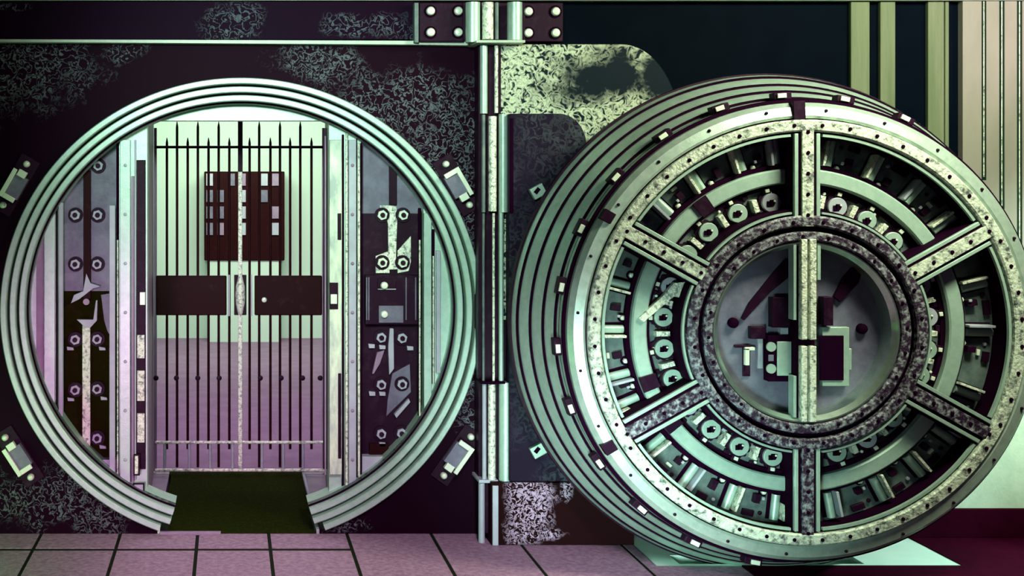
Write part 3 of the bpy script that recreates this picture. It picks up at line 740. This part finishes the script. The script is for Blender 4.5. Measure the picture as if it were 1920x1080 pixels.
# inner glazed rims
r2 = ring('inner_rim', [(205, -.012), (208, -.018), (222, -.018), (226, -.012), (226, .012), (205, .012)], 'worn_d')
ring('inner_web', [(206, .0125), (229, .0125), (229, .16), (206, .16)], 'black')
for i in range(24):
    a = 2 * PI * (i + .5) / 24
    obj('bolt', MB().dome(CXD + 214 * FM * math.cos(a), CZD + 214 * FM * EY * math.sin(a), YD - .018, 3.6 * FM, .006, 8), 'black', r2)
ring('rim_groove', [(194, .03), (205, .03), (205, .16), (194, .16)], 'black')
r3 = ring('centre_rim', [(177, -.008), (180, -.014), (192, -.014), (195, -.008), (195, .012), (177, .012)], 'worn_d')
ring('centre_web', [(178, .0125), (194, .0125), (194, .16), (178, .16)], 'black')
for i in range(24):
    a = 2 * PI * i / 24 + .05
    obj('bolt', MB().dome(CXD + 186 * FM * math.cos(a), CZD + 186 * FM * EY * math.sin(a), YD - .014, 3.2 * FM, .006, 8), 'black', r3)
ring('centre_bead', [(164, .02), (172, -.002), (175, -.002), (175, .14), (164, .14)], 'mint_s')
ring('centre_seal', [(175, .01), (178, .01), (178, .1), (175, .1)], 'black')
ring('centre_plate', [(0.01, .11), (166, .11), (166, .17), (0.01, .17)], 'slab_l', n=120)
# centre mullion: twin worn bars
mu = obj('centre_mullion', MB().box(wx(1494, YD), wx(1530, YD), YD + .012, YD + .08, CZD - 172 * FM * EY, CZD + 178 * FM * EY), 'black', VD)
zc_ = wz(641, YD)
for x0, x1 in ((1499, 1510), (1515, 1527)):
    for z0, z1 in ((wz(790, YD), wz(648, YD)), (wz(636, YD), wz(448, YD))):
        obj('mullion_bar', MB().box(wx(x0, YD), wx(x1, YD), YD - .02, YD + .012, z0, z1), 'glint', mu, .003)
obj('mullion_bar', MB().box(wx(1488, YD), wx(1493.5, YD), YD - .0, YD + .05, wz(783, YD), wz(705, YD)), 'mint', mu, .001)
obj('mullion_bar', MB().box(wx(1488, YD), wx(1493.5, YD), YD - .0, YD + .05, wz(600, YD), wz(455, YD)), 'mint', mu, .001)
obj('mullion_bar', MB().box(wx(1533, YD), wx(1539, YD), YD - .0, YD + .05, wz(525, YD), wz(460, YD)), 'mint', mu, .001)
# timer and lock boxes on the centre plate
YC = YD + .11
def cb(x0, x1, y0, y1, m, name, th, parent=None, yb_=None, bev=.002, label=None):
    yb_ = YC if yb_ is None else yb_
    return obj(name, MB().box(wx(x0, yb_), wx(x1, yb_), yb_ - th, yb_, wz(y1, yb_), wz(y0, yb_)), m, parent or VD, bev, label=label)
a_ = cb(1431, 1494, 627, 712, 'black', 'time_lock', .05)
cb(1456, 1487, 640, 704, 'mint', 'lock_window', .008, a_, YC - .05)
for y in (650, 691): obj('dial', MB().cyl(wx(1445, YC - .05), wz(y, YC - .05), YC - .058, YC - .05, 9 * FM, 24), 'mint', a_)
cb(1440, 1450, 665, 677, 'slab_l', 'indicator', .006, a_, YC - .05)
b_ = cb(1440, 1492, 556, 612, 'blackm', 'relock_box', .045); cb(1458, 1486, 613, 628, 'lav', 'relock_tab', .03)
cb(1534, 1552, 555, 608, 'blackm', 'relock_box', .05)
c_ = cb(1536, 1586, 612, 722, 'mint', 'bolt_box', .03); cb(1536, 1581, 629, 713, 'black', 'box_opening', .006, c_, YC - .03); cb(1586, 1591, 652, 692, 'mint', 'box_hinge', .028)
d_ = cb(1391, 1405, 648, 705, 'blackm', 'lever_slot', .01); cb(1394, 1402, 652, 684, 'pale', 'lever_arm', .02, d_, YC - .01); cb(1394, 1412, 650, 656, 'pale', 'lever_arm', .02, d_, YC - .01)
cb(1402, 1430, 611, 634, 'blackm', 'stop_block', .03); cb(1375, 1404, 646, 651, 'blackm', 'lever_link', .02); cb(1419, 1428, 628, 690, 'lav', 'side_tab', .015)
obj('knob', MB().dome(wx(1373, YC), wz(605, YC), YC, 10 * FM, .03, 16), 'black', VD)
obj('knob', MB().dome(wx(1614, YC), wz(616, YC), YC, 10 * FM, .03, 16), 'black', VD)
obj('dark_diagonal', MB().prism([(wx(a, YC), wz(b, YC)) for a, b in ((1470, 486), (1490, 486), (1490, 508), (1440, 548), (1392, 600), (1388, 596), (1402, 568), (1450, 508))], YC - .02, YC), 'blackm', VD, .002)  # dark shape painted in for the diagonal shadow on the centre plate
obj('dark_diagonal', MB().prism([(wx(a, YC), wz(b, YC)) for a, b in ((1596, 500), (1612, 510), (1606, 530), (1572, 566), (1560, 556), (1578, 520))], YC - .02, YC), 'blackm', VD, .002)
# lugs in the groove and on the plug
def lug(a, r, w, h, m, parent=None, z=.03, name='lug'):
    return radial(a, r - h / 2, r + h / 2, 0, w, z, z + .05, m, name, parent or VD, .003)
for i in range(24):
    a = 15 * i + 4
    if not 60 < a < 262: continue
    l_ = lug(a, 460, 34, 14, 'blackm', z=.060)
    radial(a, 456, 465, 3, 17, .050, .060, 'pale', 'lug_bolt', l_)
for a in (92,): radial(a, 411, 447, 0, 22, -.012, .03, 'blackm', 'rim_key', VD)
for a in (211,): radial(a, 420, 444, 0, 22, -.012, .03, 'blackm', 'rim_key', VD)
for a in (149,): radial(a, 424, 446, 0, 22, -.012, .03, 'blackm', 'rim_key', VD)
for i in range(24):
    rdome(15 * i + 10, 430, 0, 3, .004, 'blackm', 'screw', VD, .01, 8)
# clamps behind the door's left edge
def small_clamp(px, py, label):
    y = -.206
    t = thing('door_clamp', label, 'clamp', (wx(px, y), y, wz(py, y)), 'small clamps behind the door edge')
    obj('clamp_block', MB().box(wx(px - 14, y), wx(px + 12, y), y - .03, y + .003, wz(py + 12, y), wz(py - 10, y), .5), 'mint', t, .003)
    obj('clamp_slot', MB().box(wx(px - 10, y), wx(px + 2, y), y - .034, y - .03, wz(py + 3, y), wz(py - 4, y), .9), 'black', t)
small_clamp(1008, 358, 'small pale clamp beside the upper left edge of the round door')
small_clamp(1008, 842, 'small pale clamp beside the lower left edge of the round door')

# ================================================================== CAMERA
cam = bpy.data.cameras.new('camera'); co = bpy.data.objects.new('camera', cam); COL.objects.link(co)
co.location = (0, -D, H); co.rotation_euler = (PI / 2, 0, 0)
cam.sensor_width = 36; cam.lens = 36 * (D / MP) / 1920
cam.shift_x = (960 - VX) / 1920; cam.shift_y = -(540 - VY) / 1920
cam.clip_start = .05
sc.camera = co

# ================================================================== LIGHT
def area(name, loc, tgt, size, power, col, sy=None, spread=None):
    l = bpy.data.lights.new(name, 'AREA'); l.energy = power; l.color = col; l.size = size
    if sy: l.shape = 'RECTANGLE'; l.size_y = sy
    if spread: l.spread = spread
    o = bpy.data.objects.new(name, l); COL.objects.link(o); o.location = loc
    o.rotation_euler = (Vector(tgt) - Vector(loc)).to_track_quat('-Z', 'Y').to_euler()
    return o
def spot(name, loc, tgt, power, col, ang, blend=.5, r=.1):
    l = bpy.data.lights.new(name, 'SPOT'); l.energy = power; l.color = col; l.spot_size = math.radians(ang); l.spot_blend = blend; l.shadow_soft_size = r
    o = bpy.data.objects.new(name, l); COL.objects.link(o); o.location = loc
    o.rotation_euler = (Vector(tgt) - Vector(loc)).to_track_quat('-Z', 'Y').to_euler()
    return o
area('key_light', (3.1, -1.9, 3.12), (2.6, 0, 1.3), 1.1, 150, (.96, 1., .72), .6)  # added key light, unseen, set so the door shades the ring
spot('low_fill_left', (-.7, -3.4, .6), (-.45, 0, .45), 260, (1., .42, .85), 44, 1., .2)  # unseen magenta fill added to tint the lower left
spot('floor_fill', (.9, -3.0, 2.4), (.7, -.75, 0), 330, (1., .78, .92), 54, .8, .2)  # unseen spot added to brighten the floor tiles
area('corner_tint', (-1.6, -1.0, .3), (-1.0, 0, .1), .5, 8, (.1, 1., .15), .3)  # dim green light added to tint the corner, source unseen
spot('door_foot_fill', (.9, -3.0, .30), (1.75, -.5, .45), 470, (.66, 1., .90), 40, .9, .3)  # added low spot, unseen, brightens the door's lower left steps
spot('front_fill', (-.2, -4.6, 2.7), (.40, 0, 1.9), 1050, (.76, 1.0, .88), 37, 1., .3)  # unseen front spot added to lift the upper ring and face
area('chamber_light', (.2, 5.8, 2.95), (.2, 7.2, 1.4), 2.2, 165, (.86, 1., .78), 1.6)
area('chamber_fill_near', (.1, 2.6, 2.9), (.1, 2.9, 0), 1.2, 62, (1., .66, .98), 1.0)  # added pink fill, unseen, for the chamber floor near the gate
spot('right_wall_lamp', (4.9, -1.8, 1.9), (3.9, 0, 1.0), 420, (.78, 1., .86), 40, .9)
spot('sill_fill', (5.0, -1.1, 1.5), (2.95, -.28, 0), 400, (.78, 1., .90), 26, .6)  # unseen spot added to make the sill plate brighter
spot('upper_right_tint', (4.6, -2.0, 2.6), (3.7, 0, 2.45), 110, (1., .55, .85), 30, .9)  # added pink tint for the top of the fluted panel, unseen
w = bpy.data.worlds.new('World'); sc.world = w; w.use_nodes = True
bg = w.node_tree.nodes['Background']; bg.inputs[0].default_value = (.16, .05, .20, 1); bg.inputs[1].default_value = .12
sc.view_settings.view_transform = 'Standard'; sc.view_settings.look = 'None'; sc.view_settings.gamma = 1
sc.view_settings.use_curve_mapping = False; sc.view_settings.exposure = 0.0
